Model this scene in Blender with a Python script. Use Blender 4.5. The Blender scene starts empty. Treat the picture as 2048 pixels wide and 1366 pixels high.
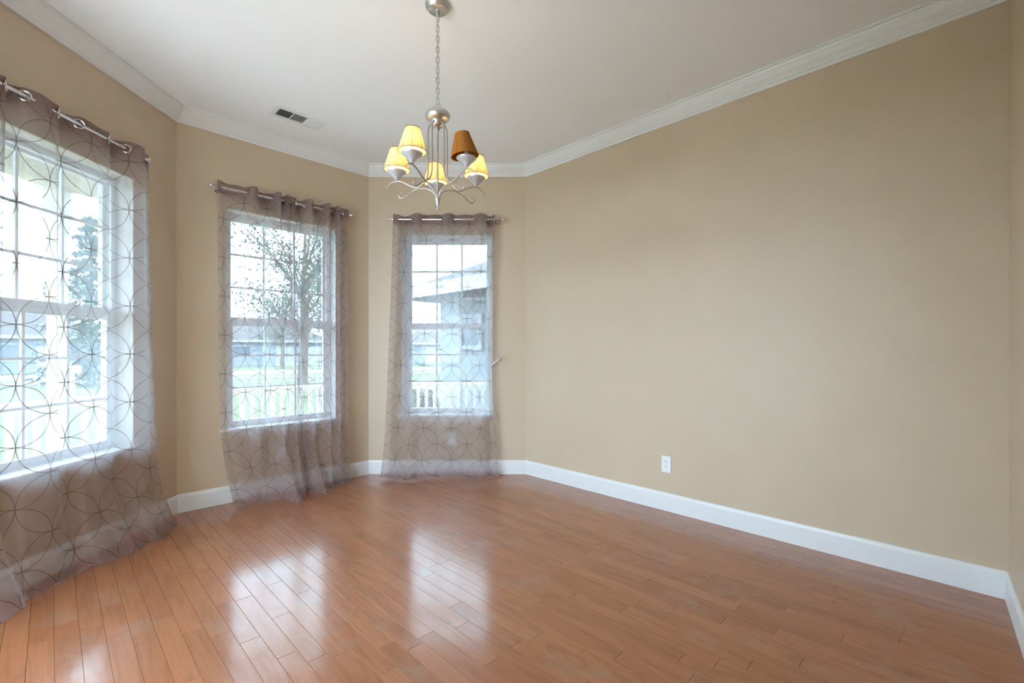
import bpy, bmesh, math, random
from mathutils import Vector, Matrix
random.seed(7)

# ------------------------------------------------------------------ camera
CAMH, FPX, HOR = 1.227, 920.0, 700.5
scene = bpy.context.scene
col = scene.collection
cam_data = bpy.data.cameras.new('camera')
cam_data.sensor_fit = 'HORIZONTAL'
cam_data.sensor_width = 36.0
cam_data.lens = FPX / 2048.0 * 36.0
cam_data.shift_y = (HOR - 683.0) / 2048.0
cam_data.clip_start = 0.05
cam_data.clip_end = 500
cam = bpy.data.objects.new('camera', cam_data)
cam.location = (0, 0, CAMH)
cam.rotation_euler = (math.pi / 2, 0, 0)
col.objects.link(cam)
scene.camera = cam

# ------------------------------------------------------------------ world, sun, exposure
SKY = 6.9
world = bpy.data.worlds.new('world')
scene.world = world
world.use_nodes = True
bg = world.node_tree.nodes['Background']
bg.inputs[0].default_value = (0.60, 0.81, 1.0, 1)
bg.inputs[1].default_value = SKY
sun_data = bpy.data.lights.new('sun', 'SUN')
sun_data.energy = 9.0
sun_data.angle = math.radians(3)
sun_data.color = (1.0, 0.93, 0.8)
sun = bpy.data.objects.new('sun', sun_data)
sun.rotation_euler = Vector((0.8, -0.25, -1.65)).to_track_quat('-Z', 'Y').to_euler()
col.objects.link(sun)
vs = scene.view_settings
scene.display_settings.display_device = 'sRGB'
vs.view_transform = 'Standard'
vs.look = 'None'
vs.exposure = 1.05
vs.gamma = 1.0
vs.use_curve_mapping = False
scene.cycles.transparent_max_bounces = 16
scene.cycles.max_bounces = 7
scene.cycles.diffuse_bounces = 4
scene.cycles.glossy_bounces = 3
scene.cycles.caustics_reflective = False
scene.cycles.caustics_refractive = False
scene.cycles.adaptive_threshold = 0.12
scene.cycles.adaptive_min_samples = 16
scene.cycles.use_denoising = True
scene.cycles.sample_clamp_indirect = 8.0

# ------------------------------------------------------------------ materials
class NT:
    def __init__(self, name):
        self.m = bpy.data.materials.new(name)
        self.m.use_nodes = True
        self.t = self.m.node_tree
        self.t.nodes.clear()
        self.out = self.n('ShaderNodeOutputMaterial')
    def n(self, kind, **kw):
        nd = self.t.nodes.new(kind)
        for k, v in kw.items():
            setattr(nd, k, v)
        return nd
    def l(self, a, b):
        self.t.links.new(a, b)
    def val(self, node, idx, v):
        if hasattr(v, 'is_output'):
            self.l(v, node.inputs[idx])
        else:
            node.inputs[idx].default_value = v
    def math(self, op, a, b=0.0, c=0.0):
        nd = self.n('ShaderNodeMath', operation=op)
        self.val(nd, 0, a); self.val(nd, 1, b); self.val(nd, 2, c)
        return nd.outputs[0]
    def mixc(self, f, a, b, blend='MIX'):
        nd = self.n('ShaderNodeMix', data_type='RGBA', blend_type=blend)
        self.val(nd, 0, f); self.val(nd, 6, a); self.val(nd, 7, b)
        return nd.outputs[2]
    def noise(self, vec, scale, detail=3.0, rough=0.5, dist=0.0):
        nd = self.n('ShaderNodeTexNoise')
        if vec is not None:
            self.l(vec, nd.inputs['Vector'])
        nd.inputs['Scale'].default_value = scale
        nd.inputs['Detail'].default_value = detail
        nd.inputs['Roughness'].default_value = rough
        nd.inputs['Distortion'].default_value = dist
        return nd.outputs[0]
    def ramp(self, f, stops):
        nd = self.n('ShaderNodeValToRGB')
        cr = nd.color_ramp
        while len(cr.elements) < len(stops):
            cr.elements.new(0.5)
        for e, (p, c) in zip(cr.elements, stops):
            e.position = p
            e.color = c if len(c) == 4 else (*c, 1)
        self.l(f, nd.inputs[0])
        return nd.outputs[0]

def principled(name, color, rough=0.5, metal=0.0, spec=0.5, noise_amt=0.0, noise_scale=20.0,
               bump=0.0, bump_scale=200.0, coat=0.0, coat_rough=0.1, emission=None, estr=0.0):
    k = NT(name)
    p = k.n('ShaderNodeBsdfPrincipled')
    k.l(p.outputs[0], k.out.inputs[0])
    p.inputs['Roughness'].default_value = rough
    p.inputs['Metallic'].default_value = metal
    p.inputs['Specular IOR Level'].default_value = spec
    p.inputs['Coat Weight'].default_value = coat
    p.inputs['Coat Roughness'].default_value = coat_rough
    tc = k.n('ShaderNodeTexCoord')
    if noise_amt > 0:
        nz = k.noise(tc.outputs['Object'], noise_scale)
        lo = tuple(c * (1 - noise_amt) for c in color)
        hi = tuple(min(1, c * (1 + noise_amt)) for c in color)
        c = k.ramp(nz, [(0.3, lo), (0.7, hi)])
        k.l(c, p.inputs['Base Color'])
    else:
        p.inputs['Base Color'].default_value = (*color, 1)
    if bump > 0:
        nb = k.noise(tc.outputs['Object'], bump_scale, 2.0)
        b = k.n('ShaderNodeBump')
        b.inputs['Strength'].default_value = bump
        b.inputs['Distance'].default_value = 0.002
        k.l(nb, b.inputs['Height'])
        k.l(b.outputs[0], p.inputs['Normal'])
    if emission:
        p.inputs['Emission Color'].default_value = (*emission, 1)
        p.inputs['Emission Strength'].default_value = estr
    return k.m

M = {}
M['wall'] = principled('tan_wall_paint', (0.62, 0.49, 0.348), rough=0.42, spec=0.45, noise_amt=0.02, noise_scale=3,
                       bump=0.25, bump_scale=260)
M['ceiling'] = principled('white_ceiling_paint', (0.90, 0.895, 0.90), rough=0.75, spec=0.3, bump=0.2, bump_scale=220)
M['trim'] = principled('white_trim_paint', (0.80, 0.80, 0.79), rough=0.35, spec=0.5, noise_amt=0.01)
M['vinyl'] = principled('white_window_vinyl', (0.85, 0.88, 0.90), rough=0.4, spec=0.5, noise_amt=0.01)
M['plate'] = principled('white_plastic', (0.85, 0.86, 0.86), rough=0.3, spec=0.5)
M['slot'] = principled('dark_slot', (0.02, 0.02, 0.02), rough=0.6)
M['slab'] = principled('floor_underlay', (0.05, 0.03, 0.02), rough=0.9)
M['chrome'] = principled('polished_rod_metal', (0.72, 0.72, 0.74), rough=0.16, metal=1.0)
M['nickel'] = principled('brushed_nickel', (0.60, 0.59, 0.58), rough=0.34, metal=0.9, noise_amt=0.04, noise_scale=60)
M['nickel_pale'] = principled('pale_satin_nickel', (0.58, 0.58, 0.60), rough=0.42, metal=0.5)
M['nickel_dark'] = principled('brushed_nickel_tube', (0.48, 0.46, 0.44), rough=0.38, metal=0.75)
M['wire'] = principled('shade_wire', (0.16, 0.08, 0.03), rough=0.6)
M['vent'] = principled('vent_enamel', (0.80, 0.80, 0.79), rough=0.4)
M['duct'] = principled('dark_duct', (0.03, 0.03, 0.03), rough=0.9)
M['cream'] = principled('cream_porch_paint', (0.66, 0.63, 0.54), rough=0.55, noise_amt=0.03)
M['porch_ceiling'] = principled('porch_ceiling_paint', (0.62, 0.60, 0.55), rough=0.7)
M['deck'] = principled('porch_deck_paint', (0.6, 0.6, 0.59), rough=0.7, noise_amt=0.1)
M['house_wall'] = principled('neighbour_stucco', (0.22, 0.24, 0.26), rough=0.9, noise_amt=0.04, noise_scale=4)
M['house_wall2'] = principled('far_house_siding', (0.17, 0.20, 0.23), rough=0.9, noise_amt=0.05, noise_scale=4)
M['house_trim'] = principled('far_house_trim', (0.30, 0.32, 0.34), rough=0.8)
M['roof'] = principled('roof_shingles', (0.035, 0.038, 0.043), rough=0.95, noise_amt=0.2, noise_scale=12)
M['house_glass'] = principled('far_window_glass', (0.06, 0.09, 0.12), rough=0.15)
M['garage'] = principled('garage_door_paint', (0.32, 0.35, 0.38), rough=0.8)
M['grass'] = principled('lawn', (0.035, 0.055, 0.016), rough=0.95, noise_amt=0.35, noise_scale=0.6)
M['asphalt'] = principled('pale_road', (0.09, 0.095, 0.10), rough=0.9, noise_amt=0.08, noise_scale=2)
M['bounce_patio'] = principled('bounce_concrete', (0.6, 0.6, 0.59), rough=0.9, noise_amt=0.05)
M['bark'] = principled('bark', (0.10, 0.075, 0.055), rough=0.95, noise_amt=0.2)
M['leaf'] = principled('leaf_green', (0.045, 0.07, 0.045), rough=0.7, noise_amt=0.3, noise_scale=2)
M['spruce'] = principled('spruce_needles', (0.085, 0.125, 0.115), rough=0.8, noise_amt=0.3, noise_scale=2)
M['hedge'] = principled('hedge_leaf', (0.05, 0.085, 0.06), rough=0.8, noise_amt=0.3, noise_scale=4)
M['mailbox'] = principled('mailbox_paint', (0.62, 0.58, 0.45), rough=0.5)
M['bulb'] = principled('lit_bulb', (1, 0.9, 0.7), rough=0.4, emission=(1.0, 0.78, 0.46), estr=34.0)
M['bulb_off'] = principled('unlit_bulb', (0.7, 0.66, 0.55), rough=0.3)

def glass_material():
    k = NT('window_glass')
    tr = k.n('ShaderNodeBsdfTransparent'); tr.inputs[0].default_value = (0.95, 0.98, 0.98, 1)
    gl = k.n('ShaderNodeBsdfGlossy'); gl.inputs['Roughness'].default_value = 0.02
    mx = k.n('ShaderNodeMixShader'); mx.inputs[0].default_value = 0.05
    k.l(tr.outputs[0], mx.inputs[1]); k.l(gl.outputs[0], mx.inputs[2])
    k.l(mx.outputs[0], k.out.inputs[0])
    return k.m
M['glass'] = glass_material()

def crystal_material():
    k = NT('clear_crystal')
    p = k.n('ShaderNodeBsdfPrincipled')
    p.inputs['Base Color'].default_value = (0.9, 0.95, 0.97, 1)
    p.inputs['Roughness'].default_value = 0.05
    p.inputs['Transmission Weight'].default_value = 0.75
    p.inputs['IOR'].default_value = 1.5
    k.l(p.outputs[0], k.out.inputs[0])
    return k.m
M['crystal'] = crystal_material()

def sheer_material(name, opacity, color, thread=True, R=0.1525):
    k = NT(name)
    uv = k.n('ShaderNodeUVMap'); uv.uv_map = 'cloth'
    sp = k.n('ShaderNodeSeparateXYZ'); k.l(uv.outputs[0], sp.inputs[0])
    u, v = sp.outputs[0], sp.outputs[1]
    # fine weave
    wv = k.n('ShaderNodeTexNoise'); k.l(uv.outputs[0], wv.inputs['Vector'])
    wv.inputs['Scale'].default_value = 9.0; wv.inputs['Detail'].default_value = 4.0
    op = k.math('MULTIPLY_ADD', wv.outputs[0], 0.10, opacity - 0.05)
    tr = k.n('ShaderNodeBsdfTransparent'); tr.inputs[0].default_value = (1, 1, 1, 1)
    df = k.n('ShaderNodeBsdfDiffuse'); df.inputs[0].default_value = (*color, 1)
    tl = k.n('ShaderNodeBsdfTranslucent')
    tl.inputs[0].default_value = (0.54, 0.59, 0.64, 1) if thread else (color[0] * 1.2, color[1] * 1.2, color[2] * 1.2, 1)
    m1 = k.n('ShaderNodeMixShader'); m1.inputs[0].default_value = 0.5
    k.l(df.outputs[0], m1.inputs[1]); k.l(tl.outputs[0], m1.inputs[2])
    m2 = k.n('ShaderNodeMixShader'); k.l(op, m2.inputs[0])
    k.l(tr.outputs[0], m2.inputs[1]); k.l(m1.outputs[0], m2.inputs[2])
    last = m2.outputs[0]
    if thread:
        masks = []
        for off in (0.0, R):
            uu = k.math('PINGPONG', k.math('ADD', u, off), R)
            vv = k.math('PINGPONG', k.math('ADD', v, off), R)
            d2 = k.math('ADD', k.math('MULTIPLY', uu, uu), k.math('MULTIPLY', vv, vv))
            d = k.math('SQRT', d2)
            masks.append(k.math('COMPARE', d, R - 0.0009, 0.0016))
        mask = k.math('MAXIMUM', masks[0], masks[1])
        th = k.n('ShaderNodeBsdfDiffuse'); th.inputs[0].default_value = (0.12, 0.085, 0.07, 1)
        m3 = k.n('ShaderNodeMixShader'); k.l(k.math('MULTIPLY', mask, 0.9), m3.inputs[0])
        k.l(last, m3.inputs[1]); k.l(th.outputs[0], m3.inputs[2])
        last = m3.outputs[0]
    k.l(last, k.out.inputs[0])
    return k.m
SHEER = (0.46, 0.275, 0.26)
M['sheer'] = sheer_material('mauve_sheer_with_stitched_circles', 0.48, SHEER)
M['sheer_hem'] = sheer_material('mauve_sheer_heading', 0.72, (0.34, 0.22, 0.22), thread=False)

def shade_material(name, color, trans):
    k = NT(name)
    tc = k.n('ShaderNodeTexCoord')
    mp = k.n('ShaderNodeMapping'); mp.inputs['Scale'].default_value = (1, 1, 0.25)
    k.l(tc.outputs['Object'], mp.inputs[0])
    nz = k.noise(mp.outputs[0], 220, 2.0)
    c = k.ramp(nz, [(0.3, tuple(x * 0.8 for x in color)), (0.7, color)])
    df = k.n('ShaderNodeBsdfDiffuse'); k.l(c, df.inputs[0])
    tl = k.n('ShaderNodeBsdfTranslucent'); k.l(c, tl.inputs[0])
    mx = k.n('ShaderNodeMixShader'); mx.inputs[0].default_value = trans
    k.l(df.outputs[0], mx.inputs[1]); k.l(tl.outputs[0], mx.inputs[2])
    k.l(mx.outputs[0], k.out.inputs[0])
    return k.m
M['shade'] = shade_material('amber_linen_shade', (0.95, 0.80, 0.50), 0.5)
M['shade_unlit'] = shade_material('unlit_linen_shade', (0.60, 0.24, 0.05), 0.35)  # same linen, with the missing bulb light put into a darker colour

def plank_material():
    k = NT('oak_plank_finish')
    geo = k.n('ShaderNodeNewGeometry')
    oi = k.n('ShaderNodeObjectInfo')
    rnd = k.math('FRACT', k.math('ADD', oi.outputs['Random'], geo.outputs['Random Per Island']))
    mp = k.n('ShaderNodeMapping'); mp.inputs['Rotation'].default_value = (0, 0, math.radians(45))
    k.l(geo.outputs['Position'], mp.inputs[0])
    comb = k.n('ShaderNodeCombineXYZ')
    k.l(k.math('MULTIPLY', rnd, 53.0), comb.inputs[0])
    k.l(k.math('MULTIPLY', rnd, 17.0), comb.inputs[1])
    k.l(k.math('MULTIPLY', rnd, 7.0), comb.inputs[2])
    add = k.n('ShaderNodeVectorMath', operation='ADD')
    k.l(mp.outputs[0], add.inputs[0]); k.l(comb.outputs[0], add.inputs[1])
    v = add.outputs[0]
    st = k.n('ShaderNodeVectorMath', operation='MULTIPLY'); st.inputs[1].default_value = (1.3, 11.0, 1.0)
    k.l(v, st.inputs[0])
    # cathedral figure: distorted bands
    base = k.noise(st.outputs[0], 0.75, 3.0, 0.5, 0.6)
    rings = k.math('PINGPONG', k.math('MULTIPLY', base, 11.0), 1.0)
    st2 = k.n('ShaderNodeVectorMath', operation='MULTIPLY'); st2.inputs[1].default_value = (5.0, 160.0, 1.0)
    k.l(v, st2.inputs[0])
    fine = k.noise(st2.outputs[0], 1.0, 4.0, 0.6)
    ringc = k.ramp(rings, [(0.0, (0.0, 0.0, 0.0)), (0.22, (0.55,) * 3), (0.6, (1.0,) * 3)])
    tone = k.ramp(rnd, [(0.0, (0.355, 0.12, 0.043)), (0.35, (0.405, 0.143, 0.055)), (0.7, (0.42, 0.152, 0.060)), (1.0, (0.44, 0.165, 0.068))])
    c = k.mixc(k.math('MULTIPLY', k.math('SUBTRACT', 1.0, ringc), 0.45), tone, (0.24, 0.08, 0.022, 1))
    c = k.mixc(k.math('MULTIPLY', k.ramp(fine, [(0.35, (1, 1, 1)), (0.6, (0, 0, 0))]), 0.30), c, (0.23, 0.08, 0.024, 1))
    # worn greyed patches
    wn = k.noise(geo.outputs['Position'], 3.2, 5.0, 0.65)
    wmask = k.ramp(wn, [(0.54, (0, 0, 0)), (0.72, (1, 1, 1))])
    c = k.mixc(k.math('MULTIPLY', wmask, 0.5), c, (0.36, 0.235, 0.175, 1))
    p = k.n('ShaderNodeBsdfPrincipled')
    k.l(c, p.inputs['Base Color'])
    p.inputs['Specular IOR Level'].default_value = 0.42
    rn = k.noise(geo.outputs['Position'], 14.0, 4.0)
    k.l(k.math('MULTIPLY_ADD', rn, 0.10, 0.45), p.inputs['Roughness'])
    p.inputs['Coat Weight'].default_value = 0.95
    k.l(k.math('MULTIPLY_ADD', rn, 0.12, 0.09), p.inputs['Coat Roughness'])
    b = k.n('ShaderNodeBump'); b.inputs['Strength'].default_value = 0.10; b.inputs['Distance'].default_value = 0.001
    k.l(fine, b.inputs['Height']); k.l(b.outputs[0], p.inputs['Normal'])
    k.l(p.outputs[0], k.out.inputs[0])
    return k.m
M['plank'] = plank_material()

# ------------------------------------------------------------------ mesh helpers
class MB:
    """collects geometry for ONE mesh object"""
    def __init__(self):
        self.v, self.f = [], []
    def add(self, verts, faces):
        o = len(self.v)
        self.v += [tuple(p) for p in verts]
        self.f += [tuple(i + o for i in f) for f in faces]
        return self
    def box(self, x0, x1, y0, y1, z0, z1):
        vs_ = [(x0, y0, z0), (x1, y0, z0), (x1, y1, z0), (x0, y1, z0), (x0, y0, z1), (x1, y0, z1), (x1, y1, z1), (x0, y1, z1)]
        return self.add(vs_, [(0, 3, 2, 1), (4, 5, 6, 7), (0, 1, 5, 4), (1, 2, 6, 5), (2, 3, 7, 6), (3, 0, 4, 7)])
    def lathe(self, prof, seg=24, center=(0, 0, 0)):
        cx, cy, cz = center
        vs_, fs = [], []
        n = len(prof)
        for i in range(seg):
            a = 2 * math.pi * i / seg
            for r, z in prof:
                vs_.append((cx + r * math.cos(a), cy + r * math.sin(a), cz + z))
        for i in range(seg):
            j = (i + 1) % seg
            for q in range(n - 1):
                fs.append((i * n + q, j * n + q, j * n + q + 1, i * n + q + 1))
        return self.add(vs_, fs)
    def tube(self, pts, r, seg=8, closed=False, caps=True):
        pts = [Vector(p) for p in pts]
        n = len(pts)
        rs = r if isinstance(r, (list, tuple)) else [r] * n
        vs_, fs = [], []
        prev = None
        for i, p in enumerate(pts):
            a = pts[(i - 1) % n] if (closed or i > 0) else p
            b = pts[(i + 1) % n] if (closed or i < n - 1) else p
            t = (b - a).normalized()
            if prev is None:
                ref = Vector((0, 0, 1)) if abs(t.z) < 0.9 else Vector((1, 0, 0))
                nn = t.cross(ref).normalized()
            else:
                nn = (prev - t * prev.dot(t)).normalized()
            prev = nn
            bb = t.cross(nn)
            for k in range(seg):
                ang = 2 * math.pi * k / seg
                vs_.append(p + (nn * math.cos(ang) + bb * math.sin(ang)) * rs[i])
        m = n if closed else n - 1
        for i in range(m):
            j = (i + 1) % n
            for k in range(seg):
                l = (k + 1) % seg
                fs.append((i * seg + k, i * seg + l, j * seg + l, j * seg + k))
        if caps and not closed:
            fs.append(tuple(reversed(range(seg))))
            fs.append(tuple((n - 1) * seg + k for k in range(seg)))
        return self.add(vs_, fs)
    def prism(self, prof, x0, x1, cut0=0.0, cut1=0.0):
        """profile (y,z) swept along x; ends mitred: x shifts with y by cut"""
        n = len(prof)
        vs_ = [(x0 + cut0 * y, y, z) for y, z in prof] + [(x1 + cut1 * y, y, z) for y, z in prof]
        fs = [(i, (i + 1) % n, (i + 1) % n + n, i + n) for i in range(n)]
        fs += [tuple(reversed(range(n))), tuple(range(n, 2 * n))]
        return self.add(vs_, fs)
    def mesh(self, name, mat, smooth=False):
        me = bpy.data.meshes.new(name)
        me.from_pydata(self.v, [], self.f)
        if mat is not None:
            me.materials.append(mat)
        bm = bmesh.new(); bm.from_mesh(me)
        bmesh.ops.recalc_face_normals(bm, faces=bm.faces)
        bm.to_mesh(me); bm.free()
        if smooth:
            for p in me.polygons:
                p.use_smooth = True
            try:
                me.set_sharp_from_angle(angle=math.radians(50))
            except Exception:
                pass
        me.update()
        return me
    def build(self, name, mat, parent=None, smooth=False, bevel=0.0, loc=None):
        o = bpy.data.objects.new(name, self.mesh(name, mat, smooth))
        col.objects.link(o)
        if parent is not None:
            o.parent = parent
        if loc is not None:
            o.location = loc
        if bevel > 0:
            b = o.modifiers.new('bevel', 'BEVEL')
            b.width = bevel; b.segments = 2; b.limit_method = 'ANGLE'
        return o

def inst(src, parent, loc=(0, 0, 0), rot=(0, 0, 0), scale=(1, 1, 1)):
    o = src.copy()
    col.objects.link(o)
    o.parent = parent
    o.location = loc; o.rotation_euler = rot; o.scale = scale
    return o

def empty(name, loc, rz=0.0):
    o = bpy.data.objects.new(name, None)
    o.empty_display_size = 0.1
    col.objects.link(o)
    o.location = loc
    o.rotation_euler = (0, 0, rz)
    return o

def tag(o, label=None, cat=None, group=None, kind=None):
    if label: o['label'] = label
    if cat: o['category'] = cat
    if group: o['group'] = group
    if kind: o['kind'] = kind
    return o

# ------------------------------------------------------------------ room plan
S2 = math.sqrt(0.5)
DB = 4.569
A = Vector((-1.425, DB)); B = Vector((0.139, DB))
C = Vector((-2.528, 3.466)); F = Vector((-2.528, 1.913))
D = Vector((2.4455, 2.2635)); E = Vector((-0.075, -0.54))
TH, HT = 0.16, 3.05
# corners clockwise seen from inside left to right: F>C wall_left, C>A, A>B, B>D, D>E, E>F
WALLS = [('left', F, C), ('back_left', C, A), ('back', A, B), ('right', B, D), ('front_right', D, E), ('front', E, F)]
OPEN_Z0, OPEN_Z1, OPEN_W = 0.575, 2.37, 0.90
WINC = {'left': None, 'back_left': None, 'back': None}

def frame(p, q):
    d = q - p
    return math.atan2(d.y, d.x), d.length
def corner_cut(p, q, r):
    """interior-side mitre at q between edges pq and qr: returns tan of half turning angle"""
    a1 = math.atan2((q - p).y, (q - p).x); a2 = math.atan2((r - q).y, (r - q).x)
    t = (a2 - a1 + math.pi) % (2 * math.pi) - math.pi
    return math.tan(t / 2)

base_prof = [(0, 0), (-0.015, 0), (-0.015, 0.112), (-0.012, 0.118), (-0.009, 0.131), (-0.006, 0.136), (0, 0.136)]
crown_prof = [(0, 2.945), (-0.012, 2.945), (-0.014, 2.962), (-0.022, 2.966), (-0.030, 2.976), (-0.050, 2.996), (-0.066, 3.018),
              (-0.074, 3.026), (-0.078, 3.036), (-0.092, 3.038), (-0.092, 3.05), (0, 3.05)]
wall_empties = {}
NW = len(WALLS)
pts_loop = [w[1] for w in WALLS]
for i, (side, p, q) in enumerate(WALLS):
    rz, L = frame(p, q)
    prev = pts_loop[(i - 1) % NW]; nxt = WALLS[(i + 1) % NW][2]
    c0 = corner_cut(prev, p, q); c1 = corner_cut(p, q, nxt)
    # local y>0 is outward; turning is clockwise (negative), so outward faces get longer
    k0 = c0; k1 = -c1      # x = 0 + k0*y at the start, x = L + k1*y at the end
    ops = []
    if side in ('back', 'back_left'):
        ops = [(L / 2 - OPEN_W / 2, L / 2 + OPEN_W / 2, OPEN_Z0, OPEN_Z1)]
    elif side == 'left':
        yc = 2.175 + OPEN_W / 2      # window centre along Y
        xs = yc - F.y
        ops = [(xs - OPEN_W / 2, xs + OPEN_W / 2, OPEN_Z0, OPEN_Z1)]
    elif side == 'front':
        ops = [(1.25, 3.38, 0.0, 2.62)]  # opening sized to admit fill light from the added hall
    mb = MB()
    def seg(x0, x1, z0, z1, e0=False, e1=False):
        prof = [(0, z0), (TH, z0), (TH, z1), (0, z1)]
        mb.prism(prof, x0, x1, k0 if e0 else 0.0, k1 if e1 else 0.0)
    if ops:
        a, b, z0, z1 = ops[0]
        seg(0, a, 0, HT, e0=True); seg(b, L, 0, HT, e1=True)
        seg(a, b, z1, HT)
        if z0 > 0:
            seg(a, b, 0, z0)
    else:
        seg(0, L, 0, HT, True, True)
    w = mb.build('wall_' + side, M['wall'], loc=(p.x, p.y, 0))
    w.rotation_euler = (0, 0, rz)
    tag(w, kind='structure')
    wall_empties[side] = (p, rz, L, ops)
    bb = MB()
    if side == 'front':
        bb.prism(base_prof, 0, ops[0][0], k0, 0).prism(base_prof, ops[0][1], L, 0, k1)
    else:
        bb.prism(base_prof, 0, L, k0, k1)
    o = bb.build('baseboard_' + side, M['trim'], loc=(p.x, p.y, 0)); o.rotation_euler = (0, 0, rz)
    tag(o, kind='structure')
    cb = MB(); cb.prism(crown_prof, 0, L, k0, k1)
    o = cb.build('trim_%d' % (i + 1), M['trim'], loc=(p.x, p.y, 0)); o.rotation_euler = (0, 0, rz)
    tag(o, label='white crown moulding along the ' + side.replace('_', ' ') + ' wall', kind='structure')

# ceiling and unseen hall shell added behind the camera for fill
def slab(name, poly, z0, z1, mat):
    n = len(poly)
    mb = MB()
    mb.add([(p[0], p[1], z0) for p in poly] + [(p[0], p[1], z1) for p in poly],
           [tuple(range(n)), tuple(range(2 * n - 1, n - 1, -1))] + [(i, (i + 1) % n, (i + 1) % n + n, i + n) for i in range(n)])
    return mb.build(name, mat)
def grow(poly, d):
    out = []
    n = len(poly)
    for i in range(n):
        a, b, c = poly[i - 1], poly[i], poly[(i + 1) % n]
        d1 = (b - a).normalized(); d2 = (c - b).normalized()
        n1 = Vector((-d1.y, d1.x)); n2 = Vector((-d2.y, d2.x))
        m = (n1 + n2)
        m = m / (m.dot(n1))
        out.append(b + m * d)
    return out
room_poly = [F, C, A, B, D, E]
tag(slab('ceiling', grow(room_poly, TH), HT, HT + 0.12, M['ceiling']), kind='structure')
floor = slab('floor', grow(room_poly, TH), -0.10, -0.013, M['slab'])
tag(floor, kind='structure')

# unseen hall added behind the camera; its wide openings let in fill daylight
hu = Vector((-S2, -S2))      # outward of the front wall
fd = (F - E).normalized()
h0 = E + hu * TH - fd * 1.2; h1 = F + hu * TH
HD = 2.4
fill_hall_poly = [h0, h1, h1 + hu * HD, h0 + hu * HD]
tag(slab('floor_fill_hall', fill_hall_poly, -0.10, 0.0, principled('pale_bounce_carpet', (0.66, 0.64, 0.62), rough=0.9, noise_amt=0.04, bump=0.4)), kind='structure')  # pale floor added to bounce light up to the ceiling
tag(slab('ceiling_fill_hall', fill_hall_poly, HT, HT + 0.12, M['ceiling']), kind='structure')
def fill_hall_wall(name, p, q, openings):
    rz, L = frame(p, q)
    mb = MB()
    x = 0
    for a, b, z0, z1 in openings:
        mb.box(x, a, 0, TH, 0, HT)
        mb.box(a, b, 0, TH, z1, HT)
        if z0 > 0:
            mb.box(a, b, 0, TH, 0, z0)
        x = b
    mb.box(x, L, 0, TH, 0, HT)
    o = mb.build(name, M['wall'], loc=(p.x, p.y, 0)); o.rotation_euler = (0, 0, rz)
    tag(o, kind='structure')
fill_hall_wall('wall_fill_hall_right', h0, h0 + hu * HD, [])
fill_hall_wall('wall_fill_hall_back', h0 + hu * HD, h1 + hu * HD, [(0.15, 4.4, 0.0, 2.8)])
fill_hall_wall('wall_fill_hall_left', h1 + hu * HD, h1, [(0.3, 2.1, 0.0, 2.7)])

# ------------------------------------------------------------------ floor planks
PW = 0.07815
W0 = 0.5542
T = Vector((S2, -S2)); Wv = Vector((S2, S2))
def floor_pt(px, py):
    y = FPX * CAMH / (py - HOR)
    return Vector(((px - 1024) / FPX * y, y))
joints_px = []
def addj(lst, ox, oy, sc):
    for x, y in lst:
        joints_px.append((ox + x * sc, oy + y * sc))
addj([(325, 660), (735, 458), (835, 892), (1145, 572), (1440, 322), (1815, 205), (1840, 652), (910, 110)], 440, 1100, 0.14648)
addj([(585, 80), (1230, 145), (1600, 72), (1895, 340), (1900, 640), (990, 880), (500, 1020), (1735, 1135), (1970, 1070), (30, 1120), (1445, 1350)], 780, 1120, 0.14648)
addj([(980, 390), (1400, 540), (1840, 645)], 60, 1200, 0.127)
addj([(765, 25), (1325, 425), (1185, 745), (1720, 270), (40, 350), (150, 190), (520, 1340)], 1100, 1100, 0.14648)
addj([(1180, 470), (1310, 575), (1005, 440), (870, 710), (930, 655), (1175, 875), (1340, 770), (1580, 745), (850, 870)], 1000, 880, 0.5117)
forced = {}
for px, py in joints_px:
    p = floor_pt(px, py)
    r = math.floor((p.dot(Wv) - W0) / PW)
    forced.setdefault(r, []).append(p.dot(T))
gp = grow(room_poly, 0.02)
def row_range(w):
    ts = []
    n = len(gp)
    for i in range(n):
        a, b = gp[i], gp[(i + 1) % n]
        wa, wb = a.dot(Wv), b.dot(Wv)
        if (wa - w) * (wb - w) < 0:
            f = (w - wa) / (wb - wa)
            ts.append(a.dot(T) + f * (b.dot(T) - a.dot(T)))
    return (min(ts), max(ts)) if len(ts) >= 2 else None
wmin = min(p.dot(Wv) for p in gp); wmax = max(p.dot(Wv) for p in gp)
planks = []
rng = random.Random(11)
for r in range(math.floor((wmin - W0) / PW), math.ceil((wmax - W0) / PW)):
    wa, wb = W0 + r * PW, W0 + (r + 1) * PW
    wa_, wb_ = max(wa, wmin), min(wb, wmax)
    if wb_ - wa_ < 0.01:
        continue
    rr = [row_range(x) for x in (wa_ + 1e-4, (wa_ + wb_) / 2, wb_ - 1e-4)]
    rr = [x for x in rr if x]
    if not rr:
        continue
    t0, t1 = min(x[0] for x in rr), max(x[1] for x in rr)
    fj = sorted(forced.get(r, []))
    clean = []
    for t in fj:
        if not clean or t - clean[-1] > 0.12:
            clean.append(t)
    cuts = [t0] + [t for t in clean if t0 + 0.1 < t < t1 - 0.1] + [t1]
    full = [cuts[0]]
    for a, b in zip(cuts[:-1], cuts[1:]):
        x = a
        while b - x > 1.15:
            x += rng.uniform(0.35, 0.9)
            if b - x < 0.25:
                x = b - 0.3
            full.append(x)
        full.append(b)
    for a, b in zip(full[:-1], full[1:]):
        planks.append((a, b, wa_, wb_))
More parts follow.
